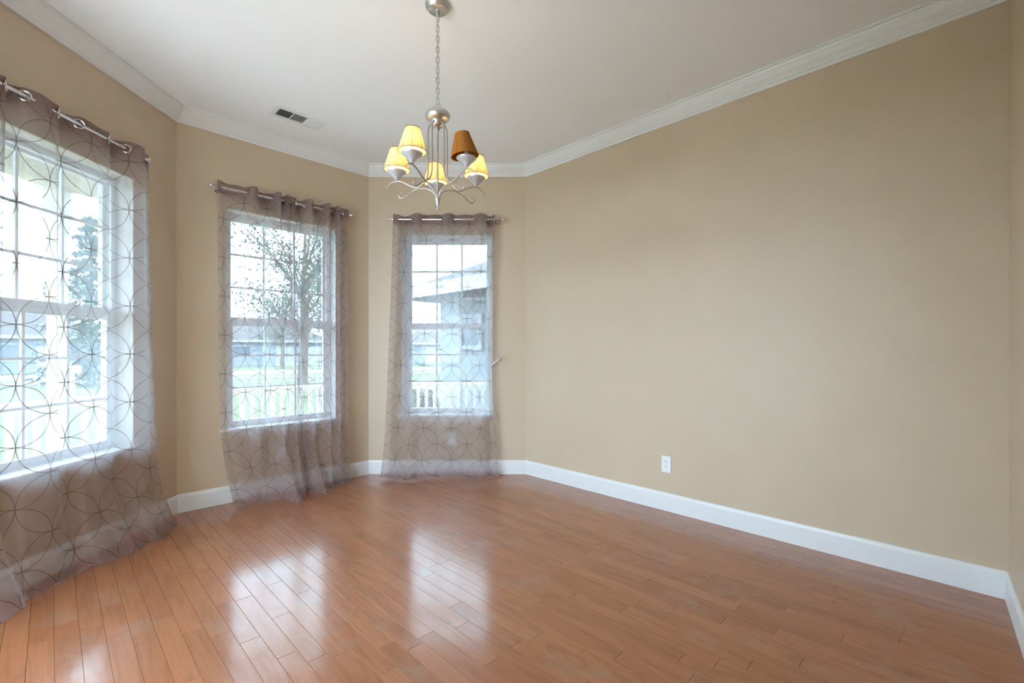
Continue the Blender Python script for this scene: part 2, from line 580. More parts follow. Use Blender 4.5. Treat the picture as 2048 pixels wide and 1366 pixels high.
def screen_area(pl):
    a, b, w0, w1 = pl
    n = 0
    for i in range(12):
        for j in range(3):
            p = T * (a + (b - a) * (i + .5) / 12) + Wv * (w0 + (w1 - w0) * (j + .5) / 3)
            if p.y < 0.3:
                continue
            px = 1024 + FPX * p.x / p.y; py = HOR + FPX * CAMH / p.y
            if 0 <= px < 2048 and py < 1366:
                n += 1.0 / p.y ** 3
    return n * (b - a) * (w1 - w0)
planks.sort(key=screen_area, reverse=True)
G = 0.00045
def plank_shape(mb, a, b, w0, w1, local=False):
    bv = 0.0007
    x0, x1, y0, y1 = a + G, b - G, w0 + G, w1 - G
    v = [(x0, y0, -0.0125), (x1, y0, -0.0125), (x1, y1, -0.0125), (x0, y1, -0.0125),
         (x0, y0, -bv), (x1, y0, -bv), (x1, y1, -bv), (x0, y1, -bv),
         (x0 + bv, y0 + bv, 0), (x1 - bv, y0 + bv, 0), (x1 - bv, y1 - bv, 0), (x0 + bv, y1 - bv, 0)]
    f = [(8, 9, 10, 11)]
    for lo, hi in ((0, 4), (4, 8)):
        for i in range(4):
            j = (i + 1) % 4
            f.append((lo + i, lo + j, hi + j, hi + i))
    mb.add(v, f)
NPART = 300
first = {}
for i, (a, b, w0, w1) in enumerate(planks[:NPART]):
    key = (round((b - a) / 0.04), round(w1 - w0, 3))
    if key not in first:
        mb = MB(); plank_shape(mb, 0, b - a, 0, w1 - w0)
        first[key] = (mb.mesh('plank', M['plank']), b - a, w1 - w0)
    me, l0, ww = first[key]
    o = bpy.data.objects.new('plank', me)
    col.objects.link(o)
    o.parent = floor
    p = T * a + Wv * w0
    o.location = (p.x, p.y, 0)
    o.rotation_euler = (0, 0, -math.pi / 4)
    o.scale = ((b - a) / l0, 1, 1)
mb = MB()
for (a, b, w0, w1) in planks[NPART:]:
    plank_shape(mb, a, b, w0, w1)
rest = mb.build('distant_planks', M['plank'], floor)
rest.rotation_euler = (0, 0, -math.pi / 4)
rest['kind'] = 'stuff'

# ------------------------------------------------------------------ windows
def make_window(idx, side):
    p, rz, L, ops = wall_empties[side]
    x0, x1, z0, z1 = ops[0]
    d = Vector((math.cos(rz), math.sin(rz)))
    c = p + d * (x0 + x1) / 2
    root = empty('window_%d' % idx, (c.x, c.y, z0), rz)
    tag(root, kind='structure')
    W, H = x1 - x0, z1 - z0
    h = W / 2
    y0, y1 = 0.115, 0.185
    fw = 0.042
    fb = 0.028
    mb = MB()
    mb.box(-h, -h + fw, y0, y1, 0, H); mb.box(h - fw, h, y0, y1, 0, H)
    mb.box(-h + fw, h - fw, y0, y1, H - fw, H); mb.box(-h + fw, h - fw, y0, y1, 0, fb)
    mb.build('window_frame', M['vinyl'], root, bevel=0.003)
    # white reveals lining the opening
    mb = MB()
    t = 0.004
    mb.box(-h, -h + t, 0.002, y0, 0, H); mb.box(h - t, h, 0.002, y0, 0, H); mb.box(-h + t, h - t, 0.002, y0, H - t, H)
    mb.build('reveal', M['trim'], root)
    mb = MB(); mb.box(-h - 0.045, h + 0.045, -0.032, 0.0, -0.004, 0.016); mb.box(-h + t, h - t, 0.0, y0, -0.004, 0.016)
    mb.build('window_sill', M['trim'], root, bevel=0.003)
    zm = 1.468 - z0
    def sash(name, za, zb, ya, yb, stile, top, bot):
        mb = MB()
        xa, xb = -h + fw, h - fw
        mb.box(xa, xa + stile, ya, yb, za, zb); mb.box(xb - stile, xb, ya, yb, za, zb)
        mb.box(xa + stile, xb - stile, ya, yb, zb - top, zb); mb.box(xa + stile, xb - stile, ya, yb, za, za + bot)
        s = mb.build(name, M['vinyl'], root, bevel=0.002)
        gx0, gx1, gz0, gz1 = xa + stile, xb - stile, za + bot, zb - top
        ym = (ya + yb) / 2
        mw = 0.008
        cols = [gx0 + (gx1 - gx0) * k / 3 for k in range(4)]
        rows = [gz0 + (gz1 - gz0) * k / 3 for k in range(4)]
        for k in (1, 2):
            MB().box(cols[k] - mw, cols[k] + mw, ym - 0.006, ym + 0.006, gz0, gz1).build('muntin', M['vinyl'], s)
            MB().box(gx0, gx1, ym - 0.0055, ym + 0.0055, rows[k] - mw, rows[k] + mw).build('muntin', M['vinyl'], s)
        for a in range(3):
            for b in range(3):
                MB().box(cols[a] + (mw if a else 0), cols[a + 1] - (mw if a < 2 else 0), ym - 0.002, ym + 0.002,
                         rows[b] + (mw if b else 0), rows[b + 1] - (mw if b < 2 else 0)).build('pane', M['glass'], s)
        return s
    sash('upper_sash', zm - 0.036, H - fw, y0 + 0.036, y1 - 0.004, 0.024, 0.018, 0.05)
    sash('lower_sash', fb, zm + 0.036, y0 + 0.002, y0 + 0.034, 0.030, 0.05, 0.036)
make_window(1, 'left')
make_window(2, 'back_left')
make_window(3, 'back')

# ------------------------------------------------------------------ outlets
def outlet(side, x, zc, label, group=None, s=1.0):
    p, rz, L, ops = wall_empties[side]
    d = Vector((math.cos(rz), math.sin(rz)))
    c = p + d * x
    root = empty('wall_outlet', (c.x, c.y, zc), rz)
    tag(root, label, 'outlet', group)
    w, h = 0.038 * s, 0.063 * s
    MB().box(-w, w, -0.006, 0, -h, h).build('cover_plate', M['plate'], root, bevel=0.003)
    for sg in (1, -1):
        zc2 = sg * 0.0205
        prof = []
        mb = MB()
        n = 16
        ring = []
        for k in range(n):
            a = 2 * math.pi * k / n
            ring.append((0.0165 * math.cos(a), max(-0.0125, min(0.0125, 0.0165 * math.sin(a)))))
        vs_ = [(x_, -0.0055, zc2 + z_) for x_, z_ in ring] + [(x_, -0.0085, zc2 + z_) for x_, z_ in ring]
        fs = [tuple(range(n)), tuple(range(n, 2 * n))] + [(k, (k + 1) % n, (k + 1) % n + n, k + n) for k in range(n)]
        mb.add(vs_, fs)
        rcp = mb.build('receptacle', M['plate'], root)
        for sx, hh in ((-0.0065, 0.0042), (0.0065, 0.0034)):
            MB().box(sx - 0.0012, sx + 0.0012, -0.0089, -0.0080, zc2 + 0.002 - hh, zc2 + 0.002 + hh).build('slot', M['slot'], rcp)
        m2 = MB(); m2.tube([(0, -0.0080, zc2 - 0.0085), (0, -0.0089, zc2 - 0.0085)], 0.0022, 8); m2.build('ground_hole', M['slot'], rcp)
    m2 = MB(); m2.tube([(0, -0.005, 0), (0, -0.0075, 0)], 0.003, 10); m2.build('screw', M['nickel'], root)

def wall_x(side, px):
    p, rz, L, ops = wall_empties[side]
    d = Vector((math.cos(rz), math.sin(rz)))
    k = (px - 1024) / FPX
    # (p.x + s d.x) = k (p.y + s d.y)
    s = (k * p.y - p.x) / (d.x - k * d.y)
    q = p + d * s
    return s, q
def z_at(py, depth):
    return CAMH + (HOR - py) * depth / FPX
s, q = wall_x('right', 1333)
outlet('right', s, z_at(928.5, q.y), 'white duplex outlet on the bare tan wall above the baseboard')
s, q = wall_x('back', 903.5)
outlet('back', s, z_at(876, q.y), 'white outlet under the far narrow window, veiled by its sheer curtain')
s, q = wall_x('back_left', 562)
outlet('back_left', s, z_at(904, q.y), 'white outlet under the middle window, veiled by the gathered curtain')

# ------------------------------------------------------------------ ceiling register
def make_vent():
    c = Vector((-1.675, 3.61))
    root = empty('ceiling_vent', (c.x, c.y, HT), math.radians(45))
    tag(root, 'white three-section metal air register set in the ceiling near the windows', 'vent')
    hl, hw = 0.195, 0.098
    il, iw = 0.155, 0.058
    mb = MB()
    z0, z1 = -0.008, 0.0
    mb.box(-hl, -il, -hw, hw, z0, z1); mb.box(il, hl, -hw, hw, z0, z1)
    mb.box(-il, il, -hw, -iw, z0, z1); mb.box(-il, il, iw, hw, z0, z1)
    mb.box(-0.056, -0.048, -iw, iw, z0, z1); mb.box(0.048, 0.056, -iw, iw, z0, z1)
    mb.build('frame', M['vent'], root, bevel=0.003)
    MB().box(-il, il, -iw, iw, -0.0012, -0.0004).build('duct_opening', M['duct'], root)
    def lv(x, y, lx, ly, tilt_axis, ang):
        mb = MB(); mb.box(-lx, lx, -ly, ly, -0.0005, 0.0005)
        o = mb.build('louver', M['vent'], root, loc=(x, y, -0.006))
        o.rotation_euler = (ang, 0, 0) if tilt_axis == 'x' else (0, ang, 0)
    for k in range(8):
        lv(-0.148 + k * 0.0128, 0, 0.0052, iw, 'y', math.radians(-52))
        lv(0.0625 + k * 0.0128, 0, 0.0056, iw, 'y', math.radians(35))
    for k in range(9):
        lv(0, -0.050 + k * 0.0125, 0.047, 0.0050, 'x', math.radians(38))
make_vent()

# ------------------------------------------------------------------ curtains
def rod_frame(side, off=0.09):
    p, rz, L, ops = wall_empties[side]
    d = Vector((math.cos(rz), math.sin(rz)))
    n = Vector((d.y, -d.x))       # into the room
    return p + n * off, d, n, rz
def rod_s(side, px, off=0.09):
    p, d, n, rz = rod_frame(side, off)
    k = (px - 1024) / FPX
    return (k * p.y - p.x) / (d.x - k * d.y)

RODZ = 2.50
def make_rod(side, s0, s1, label, brackets):
    p, d, n, rz = rod_frame(side)
    o = p + d * s0
    root = empty('curtain_rod', (o.x, o.y, RODZ), rz)
    tag(root, label, 'curtain rod', 'slim metal curtain rods')
    L = s1 - s0
    mb = MB(); mb.tube([(0, 0, 0), (L, 0, 0)], 0.009, 12); mb.build('pole', M['chrome'], root, smooth=True)
    for x, sg in ((0, -1), (L, 1)):
        prof = [(0.0001, 0), (0.010, 0.001), (0.010, 0.008), (0.006, 0.011), (0.009, 0.015), (0.0145, 0.022), (0.016, 0.030), (0.0135, 0.038), (0.007, 0.043), (0.0001, 0.0445)]
        mb = MB(); mb.lathe(prof, 16)
        f = mb.build('finial', M['chrome'], root, smooth=True, loc=(x, 0, 0))
        f.rotation_euler = (0, sg * math.pi / 2, 0)
    for x in brackets:
        mb = MB(); mb.tube([(x, 0.0, -0.012), (x, 0.088, -0.012)], 0.004, 8); mb.tube([(x, 0.084, -0.012), (x, 0.0895, -0.012)], 0.016, 14)
        mb.tube([(x, 0.0 + 0.011 * math.cos(a), -0.0 + 0.011 * math.sin(a)) for a in [math.pi * (1 + k / 8) for k in range(9)]], 0.003, 6)
        mb.build('bracket', M['chrome'], root, smooth=True)

def fbm(x, seed):
    r = 0
    for i, (fq, am) in enumerate(((1, 1), (2.3, .5), (4.1, .25))):
        r += am * math.sin(x * fq + seed * 1.7 + i * 2.1)
    return r

def make_curtain(side, label, edge0, grom, edge1, first_front, bot, arc=0.17, zbot=0.004, seed=1, sway=0.0, amp_bot=0.8,
                 nfoot=0.05, phase=(0.0, 0.0), nu=10, front_bias=0.0, flare=None, extra=None):
    """edge0/edge1/grom: positions (m) along the rod.  bot: (left,right) extent along the wall at the floor."""
    p, d, n, rz = rod_frame(side)
    ctr = p + d * (edge0 + edge1) / 2
    root = empty('sheer_curtain', (ctr.x, ctr.y, 0), rz)
    tag(root, label, 'curtain', 'sheer mauve grommet curtains')
    mid = (edge0 + edge1) / 2
    # top cross-section as list of (s, off, u)
    path = []
    def lobe(a, b, sign, length, n_):
        c = b - a
        # half-sine lobe, find amplitude for the wanted arc length
        lo, hi = 0.0, 0.085
        for _ in range(24):
            am = (lo + hi) / 2
            ln = 0; px_ = (0, 0)
            for k in range(1, 25):
                tt = k / 24
                q_ = (c * tt, am * math.sin(math.pi * tt) ** 0.8 if 0 < tt < 1 else 0)
                ln += math.hypot(q_[0] - px_[0], q_[1] - px_[1]); px_ = q_
            if ln < length: lo = am
            else: hi = am
        am = min(am, 0.062 if sign < 0 else 0.075)
        return [(a + c * k / n_, sign * (am * math.sin(math.pi * k / n_) ** 0.8 if 0 < k < n_ else 0)) for k in range(n_)]
    n_ = 16
    sg = 1 if first_front else -1
    seq = []
    # leading flap
    seq += [(edge0 + (grom[0] - edge0) * k / 6, sg * 0.022 * math.sin(math.pi * (1 - k / 6) * 0.55)) for k in range(6)]
    for i in range(len(grom) - 1):
        sg = -sg if True else sg
        seq += lobe(grom[i], grom[i + 1], sg, arc, n_)
    sg = -sg
    seq += [(grom[-1] + (edge1 - grom[-1]) * k / 6, sg * 0.022 * math.sin(math.pi * (k / 6) * 0.55)) for k in range(7)]
    us = [0.0]
    for a, b in zip(seq[:-1], seq[1:]):
        us.append(us[-1] + math.hypot(b[0] - a[0], b[1] - a[1]))
    NUm = len(seq)
    ztop = RODZ + 0.045
    NV = 84
    zs = []
    for j in range(NV + 1):
        t = j / NV
        zs.append(ztop + (zbot - ztop) * t)
    tot = edge1 - edge0
    def point(i, z):
        s_, off = seq[i]
        fr = (s_ - edge0) / tot
        ufr = us[i] / us[-1]
        drop = max(0.0, min(1.0, (RODZ - z) / RODZ))
        k = drop ** 1.15
        # mostly follow the top mapping high up, even out by cloth length towards the floor
        e = (0.55 * fr + 0.45 * ufr) * k + fr * (1 - k)
        l = edge0 + (bot[0] - edge0) * k
        r_ = edge1 + (bot[1] - edge1) * k
        ss = l + (r_ - l) * e
        am = 1 + (amp_bot - 1) * k
        wander = 0.010 * k * fbm(ufr * 9 + z * 1.3, seed) + 0.004 * drop * fbm(ufr * 31 + z * 2.2, seed + 3)
        oo = off * am + wander + front_bias * k + nfoot * k ** 3
        # gentle puddle near the floor
        low = max(0.0, 1 - z / 0.42)
        if flare:
            oo += low ** 1.6 * flare(ufr)
        ss += 0.012 * low * fbm(ufr * 14, seed + 5)
        if extra:
            ds, do = extra(ufr, z, k)
            ss += ds; oo += do
        # keep clear of the wall and the sill nose
        lim = -0.072
        if z < 0.64: lim = -0.05
        oo = max(oo, lim)
        return ss, oo
    def sheet(z_list, shift, name, mat, u_range=None):
        verts, uvs, faces = [], [], []
        rows = len(z_list)
        for z in z_list:
            for i in range(NUm):
                ss, oo = point(i, z)
                zz = z
                if z > RODZ - 0.1:
                    zz = z + 0.006 * math.sin(us[i] * 37 + seed) * 0.6
                low = max(0.0, 1 - z / 0.2)
                hem = 0.012 * low * (0.5 + 0.5 * math.sin(us[i] * 23 + seed)) + 0.006 * low * math.sin(us[i] * 61)
                verts.append((ss - mid, -(oo + shift), max(0.003, zz + max(0, hem))))
                uvs.append((us[i] + phase[0], ztop - z + phase[1]))
        for j in range(rows - 1):
            for i in range(NUm - 1):
                a = j * NUm + i
                faces.append((a, a + 1, a + NUm + 1, a + NUm))
        me = bpy.data.meshes.new(name)
        me.from_pydata(verts, [], faces)
        me.materials.append(mat)
        uvl = me.uv_layers.new(name='cloth')
        for poly in me.polygons:
            poly.use_smooth = True
            for li in poly.loop_indices:
                uvl.data[li].uv = uvs[me.loops[li].vertex_index]
        ob = bpy.data.objects.new(name, me)
        col.objects.link(ob)
        ob.parent = root
        return ob
    sheet(zs, 0.0, 'sheer_panel', M['sheer'])
    hz = [ztop - 0.0005 - (0.098) * k / 6 for k in range(7)]
    sheet(hz, -0.0025, 'heading_band', M['sheer_hem'])
    sheet([0.055 - 0.010 * k for k in range(6)], -0.002, 'bottom_hem', M['sheer'])
    # grommets
    gm = MB()
    gm.tube([(0.0235 * math.cos(a), 0, 0.0235 * math.sin(a)) for a in [2 * math.pi * k / 24 for k in range(24)]], 0.0042, 6, closed=True)
    gsrc = None
    for gi, g in enumerate(grom):
        i0 = min(range(NUm), key=lambda i: abs(seq[i][0] - g) + abs(seq[i][1]))
        a = seq[max(0, i0 - 1)]; b = seq[min(NUm - 1, i0 + 1)]
        ang = math.atan2(-(b[1] - a[1]), b[0] - a[0])
        lim = math.radians(62)
        ang = max(-lim, min(lim, ang))
        if gsrc is None:
            gsrc = gm.build('grommet', M['chrome'], root, smooth=True)
            o = gsrc
        else:
            o = inst(gsrc, root)
        o.location = (g - mid, 0, RODZ)
        o.rotation_euler = (0, 0, ang)
    return root

# far narrow window: one panel
sb = lambda px: rod_s('back', px)
make_rod('back', sb(785), sb(1000), 'slim metal curtain rod above the far narrow window', [0.03, sb(1000) - sb(785) - 0.04])
make_curtain('back', 'sheer mauve curtain over the far narrow window beside the bare wall', sb(787),
             [sb(x) for x in (798, 822, 845, 883, 909, 947, 974, 987)], sb(991), True, (sb(768), sb(999)), seed=1,
             amp_bot=0.55, nfoot=0.02, phase=(0.02, 0.06),
             extra=lambda u, z, k: (-0.045 * u ** 3 * math.sin(math.pi * k), 0.0),
             flare=lambda u: 0.10 * max(0, math.sin(u * 6.0 + 0.3)) + 0.03)
# middle window: two panels pushed together
sm = lambda px: rod_s('back_left', px)
make_rod('back_left', sm(431), sm(697), 'slim metal curtain rod above the middle window', [0.03, sm(697) - sm(431) - 0.03])
make_curtain('back_left', 'sheer mauve curtain on the left half of the middle window', sm(433),
             [sm(x) for x in (447, 493, 516, 545, 562, 570, 575, 580)], sm(583), True, (sm(440), sm(616)), seed=2, extra=lambda u, z, k: ((sm(464) - sm(440)) * max(0.0, 1 - z / 0.8) ** 1.8 * (1 - u) ** 2, 0.0),
             amp_bot=0.6, nfoot=0.03, phase=(0.10, 0.02),
             flare=lambda u: 0.24 * math.exp(-((u - 0.60) / 0.26) ** 2) + 0.03)
make_curtain('back_left', 'sheer mauve curtain gathered on the right half of the middle window', sm(584),
             [sm(x) for x in (593, 607, 627, 645, 660, 668, 677, 683)], sm(695), True, (sm(598), sm(694)), seed=5,
             amp_bot=0.75, nfoot=0.04, phase=(0.0, 0.10), front_bias=0.0,
             flare=lambda u: 0.15 * math.exp(-((u - 0.25) / 0.22) ** 2) + 0.04)
# near left window: one wide panel
def sl(y): return y - F.y
make_rod('left', sl(1.93), sl(3.055), 'slim metal curtain rod above the near left window', [0.03, 1.085])
make_curtain('left', 'wide sheer mauve curtain over the near left window', sl(1.965),
             [sl(x) for x in (2.03, 2.216, 2.301, 2.474, 2.59, 2.785, 2.906, 3.045)], sl(3.115), False, (sl(1.90), sl(3.17)), seed=9,
             amp_bot=0.45, nfoot=0.03, phase=(0.075, 0.03), arc=0.175,
             flare=lambda u: 0.09 + 0.06 * math.sin(u * 9.0 + 1.0) + 0.06 * math.exp(-((u - 0.97) / 0.1) ** 2))

# ------------------------------------------------------------------ crystal holdback
def make_holdback():
    y1 = DB - 0.115
    ball = Vector(((1000 - 1024) / FPX * y1, y1, z_at(717.5, y1)))
    y0 = DB - 0.05
    elbow = Vector(((984 - 1024) / FPX * y0, y0, z_at(730, y0)))
    wallp = Vector((elbow.x - 0.004, DB, elbow.z - 0.004))
    root = empty('curtain_holdback', (wallp.x, wallp.y, wallp.z))
    tag(root, 'crystal-tipped metal curtain holdback on the wall right of the far window', 'holdback')
    mb = MB(); mb.tube([(0, -0.0, 0), (0, -0.006, 0)], 0.02, 16); mb.build('wall_plate', M['chrome'], root, smooth=True)
    mb = MB(); mb.tube([(0, -0.004, 0), (0.002, -0.03, 0.001), elbow - wallp, ball - wallp], 0.0045, 8); mb.build('stem', M['chrome'], root, smooth=True)
    dirv = (ball - elbow).normalized()
    bp = ball - wallp
    cl = MB(); cl.lathe([(0.0001, -0.02), (0.010, -0.02), (0.012, -0.014), (0.008, -0.010), (0.0001, -0.010)], 14)
    o = cl.build('collar', M['chrome'], root, smooth=True, loc=bp); o.rotation_euler = dirv.to_track_quat('Z', 'Y').to_euler()
    kb = MB()
    kb.lathe([(0.0001, -0.014), (0.011, -0.011), (0.0195, -0.002), (0.0205, 0.004), (0.016, 0.014), (0.008, 0.019), (0.0001, 0.0195)], 10)
    o = kb.build('crystal_knob', M['crystal'], root, loc=bp); o.rotation_euler = dirv.to_track_quat('Z', 'Y').to_euler()
make_holdback()

# ------------------------------------------------------------------ chandelier
def smooth_path(pts, per=6):
    P = [Vector(p) for p in pts]
    P = [P[0] * 2 - P[1]] + P + [P[-1] * 2 - P[-2]]
    out = []
    for i in range(1, len(P) - 2):
        for k in range(per):
            t = k / per
            out.append(0.5 * ((2 * P[i]) + (-P[i - 1] + P[i + 1]) * t + (2 * P[i - 1] - 5 * P[i] + 4 * P[i + 1] - P[i + 2]) * t * t
                              + (-P[i - 1] + 3 * P[i] - 3 * P[i + 1] + P[i + 2]) * t ** 3))
    out.append(P[-2])
    return out

def make_chandelier():
    Y0 = 2.43
    X0 = (875.5 - 1024) / FPX * Y0
    root = empty('chandelier', (X0, Y0, HT))
    tag(root, 'five-arm brushed nickel chandelier with amber fabric shades hanging from a chain', 'chandelier')
    def zz(z): return z - HT
    # canopy
    MBc = MB(); MBc.lathe([(0.0001, -0.0), (0.066, -0.0), (0.0665, -0.004), (0.064, -0.012), (0.058, -0.020), (0.050, -0.027), (0.047, -0.030), (0.0001, -0.031)], 40)
    cano = MBc.build('canopy', M['nickel'], root, smooth=True)
    m = MB(); m.lathe([(0.0001, -0.030), (0.014, -0.030), (0.014, -0.034), (0.009, -0.036), (0.009, -0.055), (0.006, -0.060), (0.0001, -0.060)], 16)
    m.build('canopy_nut', M['nickel'], cano, smooth=True)
    # chain
    ztop, zbot = -0.056, zz(2.527)
    nl = 17
    pitch = (ztop - zbot) / nl
    hl, hw, wr = pitch / 2 + 0.0045, 0.0088, 0.0019
    lk = MB()
    pts = []
    for k in range(20):
        a = 2 * math.pi * k / 20
        pts.append((hw * math.cos(a), 0, (hl - hw) * (1 if math.sin(a) > 0 else -1) * (1 if abs(math.sin(a)) > 0.01 else 0) + hw * math.sin(a)))
    lk.tube(pts, wr, 6, closed=True)
    src = None
    for k in range(nl):
        z = ztop - pitch * (k + 0.5)
        if src is None:
            src = lk.build('chain_link', M['nickel'], root, smooth=True); o = src
        else:
            o = inst(src, root)
        o.location = (0, 0, z); o.rotation_euler = (0, 0, math.radians(25 + 90 * (k % 2)))
    m = MB()
    m.tube([(0.0055 * math.sin(t * 1.55), 0.0055 * math.cos(t * 1.55), ztop + (zbot - 0.03 - ztop) * t / 40) for t in range(41)], 0.0016, 6)
    m.build('power_cord', M['nickel'], root, smooth=True)
    # loop
    m = MB(); m.tube([(0.0165 * math.cos(a), 0.0, zz(2.513) + 0.0165 * math.sin(a)) for a in [2 * math.pi * k / 24 for k in range(24)]], 0.0026, 8, closed=True)
    o = m.build('hanging_loop', M['nickel'], root, smooth=True)
    # body bowl and cup
    m = MB(); m.lathe([(0.0001, zz(2.500)), (0.018, zz(2.499)), (0.022, zz(2.497)), (0.045, zz(2.490)), (0.060, zz(2.478)), (0.0655, zz(2.464)), (0.062, zz(2.450)),
                       (0.050, zz(2.440)), (0.037, zz(2.434)), (0.036, zz(2.430)), (0.034, zz(2.418)), (0.026, zz(2.408)), (0.014, zz(2.403)), (0.0001, zz(2.402))], 40)
    m.build('body', M['nickel'], root, smooth=True)
    m = MB(); m.lathe([(0.0001, zz(2.405)), (0.008, zz(2.402)), (0.0095, zz(2.394)), (0.006, zz(2.386)), (0.004, zz(2.378)), (0.004, zz(2.04)), (0.0001, zz(2.04))], 14)
    m.build('center_stem', M['nickel_dark'], root, smooth=True)
    m = MB(); m.lathe([(0.0001, zz(2.040)), (0.0155, zz(2.036)), (0.0165, zz(2.030)), (0.012, zz(2.026)), (0.0115, zz(2.015)), (0.008, zz(1.997)), (0.0045, zz(1.983)), (0.0045, zz(1.979)),
                       (0.0068, zz(1.975)), (0.0055, zz(1.969)), (0.0001, zz(1.967))], 20)
    m.build('finial', M['nickel'], root, smooth=True)
    arm = [(0.024, 2.428), (0.034, 2.424), (0.046, 2.410), (0.052, 2.385), (0.053, 2.33), (0.053, 2.25), (0.053, 2.19), (0.055, 2.155), (0.070, 2.118), (0.109, 2.088),
           (0.151, 2.101), (0.185, 2.119), (0.220, 2.128), (0.252, 2.119), (0.281, 2.092)]
    scroll = [(0.010, 2.034), (0.014, 2.048), (0.026, 2.064), (0.053, 2.080), (0.10, 2.0835), (0.137, 2.071), (0.174, 2.045), (0.195, 2.035), (0.208, 2.042), (0.211, 2.055), (0.204, 2.064), (0.196, 2.063)]
    for k in range(5):
        az = math.radians(-114 + 72 * k)
        off = k == 1
        ca, sa = math.cos(az), math.sin(az)
        pa = smooth_path([(r * ca, r * sa, zz(z)) for r, z in arm], 5)
        rs = [0.0042] * len(pa)
        for q in range(10): rs[-1 - q] = 0.0022 + 0.0020 * q / 10
        m = MB(); m.tube(pa, rs, 8)
        ao = m.build('arm', M['nickel_dark'], root, smooth=True)
        ps = smooth_path([(r * ca, r * sa, zz(z)) for r, z in scroll], 5)
        rs = [0.0034] * len(ps)
        for q in range(10): rs[-1 - q] = 0.0020 + 0.0014 * q / 10
        m = MB(); m.tube(ps, rs, 8); m.build('scroll', M['nickel_dark'], root, smooth=True)
        base = Vector((0.224 * ca, 0.224 * sa, zz(2.130)))
        m = MB(); m.lathe([(0.0001, 0), (0.006, 0.002), (0.010, 0.008), (0.026, 0.026), (0.044, 0.041), (0.0505, 0.0475), (0.0505, 0.050), (0.046, 0.048), (0.024, 0.034), (0.012, 0.028), (0.0001, 0.027)], 28)
        m.build('candle_cup', M['nickel_pale'], ao, smooth=True, loc=base)
        m = MB(); m.lathe([(0.0001, 0.026), (0.0105, 0.026), (0.0105, 0.085), (0.0001, 0.086)], 14)
        m.build('candle_sleeve', M['plate'], ao, smooth=True, loc=base)
        m = MB(); m.lathe([(0.0001, 0.084), (0.008, 0.086), (0.013, 0.096), (0.0165, 0.110), (0.0145, 0.124), (0.008, 0.138), (0.0001, 0.147)], 16)
        m.build('bulb', M['bulb_off'] if off else M['bulb'], ao, smooth=True, loc=base)
        # shade
        zb, zt, rb, rt = 0.058, 0.168, 0.068, 0.035
        tl = math.radians(7 if off else 2.0)
        m = MB(); m.lathe([(rb, zb), ((rb + rt) / 2, (zb + zt) / 2), (rt, zt), (rt - 0.0012, zt), ((rb + rt) / 2 - 0.0012, (zb + zt) / 2), (rb - 0.0012, zb), (rb, zb)], 40)
        sh = m.build('shade', M['shade_unlit'] if off else M['shade'], root, smooth=True, loc=base)
        sh.rotation_euler = (tl * (0.4 if off else 0.5), -tl if off else tl * (-1 if k % 2 else 1) * 0.6, 0)
        if off:
            sh['label'] = 'shade with its bulb off, unlit tone put into its colour'
        for rr_, z_ in ((rb + 0.0004, zb), (rt + 0.0004, zt)):
            m = MB(); m.tube([(rr_ * math.cos(a), rr_ * math.sin(a), z_) for a in [2 * math.pi * j / 36 for j in range(36)]], 0.0016, 6, closed=True)
            m.build('rim_wire', M['wire'] if not off else M['shade_unlit'], sh, smooth=True)
        if True:
            for j in range(8):
                a = 2 * math.pi * j / 8 + 0.2
                rr0, rr1 = (rb + 0.0003, rt + 0.0003)
                m = MB(); m.tube([(rr0 * math.cos(a), rr0 * math.sin(a), zb), (rr1 * math.cos(a), rr1 * math.sin(a), zt)], 0.0009, 5)
                m.build('rib', M['wire'], sh)
        m = MB()
        for j in range(3):
            a = 2 * math.pi * j / 3
            m.tube([(rt * math.cos(a), rt * math.sin(a), zt - 0.002), (0.012 * math.cos(a), 0.012 * math.sin(a), zt - 0.02)], 0.0009, 5)
        m.tube([(0.012 * math.cos(a), 0.012 * math.sin(a), zt - 0.02) for a in [2 * math.pi * j / 16 for j in range(16)]], 0.0009, 5, closed=True)
        m.build('bulb_clip', M['wire'], sh)
make_chandelier()

# ------------------------------------------------------------------ porch
GZ = -0.55
OFF = 1.52
def offset_chain(d):
    t = math.tan(math.radians(22.5))
    return [Vector((F.x - d, 0.2)), Vector((C.x - d, C.y + t * d)), Vector((A.x - t * d, A.y + d)), Vector((1.6, A.y + d))]
inner = [Vector((F.x - TH, 0.2)), Vector((C.x - TH, C.y + math.tan(math.radians(22.5)) * TH)),
         Vector((A.x - math.tan(math.radians(22.5)) * TH, A.y + TH)), Vector((1.6, A.y + TH))]
outer = offset_chain(OFF + 0.14)
def strip(name, inn, out, z0, z1, mat, label, cat):
    mb = MB()
    for i in range(len(inn) - 1):
        q = [inn[i], inn[i + 1], out[i + 1], out[i]]
        mb.add([(p.x, p.y, z0) for p in q] + [(p.x, p.y, z1) for p in q],
               [(0, 1, 2, 3), (7, 6, 5, 4)] + [(k, (k + 1) % 4, (k + 1) % 4 + 4, k + 4) for k in range(4)])
    o = mb.build(name, mat)
    tag(o, label, cat, kind='structure')
    return o
strip('porch_floor', inner, outer, GZ - 0.02, -0.12, M['deck'], 'grey deck of the porch outside the windows', 'porch')
strip('porch_ceiling', inner, offset_chain(OFF + 0.35), 2.92, 3.02, M['porch_ceiling'], 'pale roof over the porch outside the windows', 'porch')
strip('porch_beam', offset_chain(OFF - 0.07), offset_chain(OFF + 0.07), 2.665, 2.92, M['cream'], 'cream beam under the porch roof', 'beam')

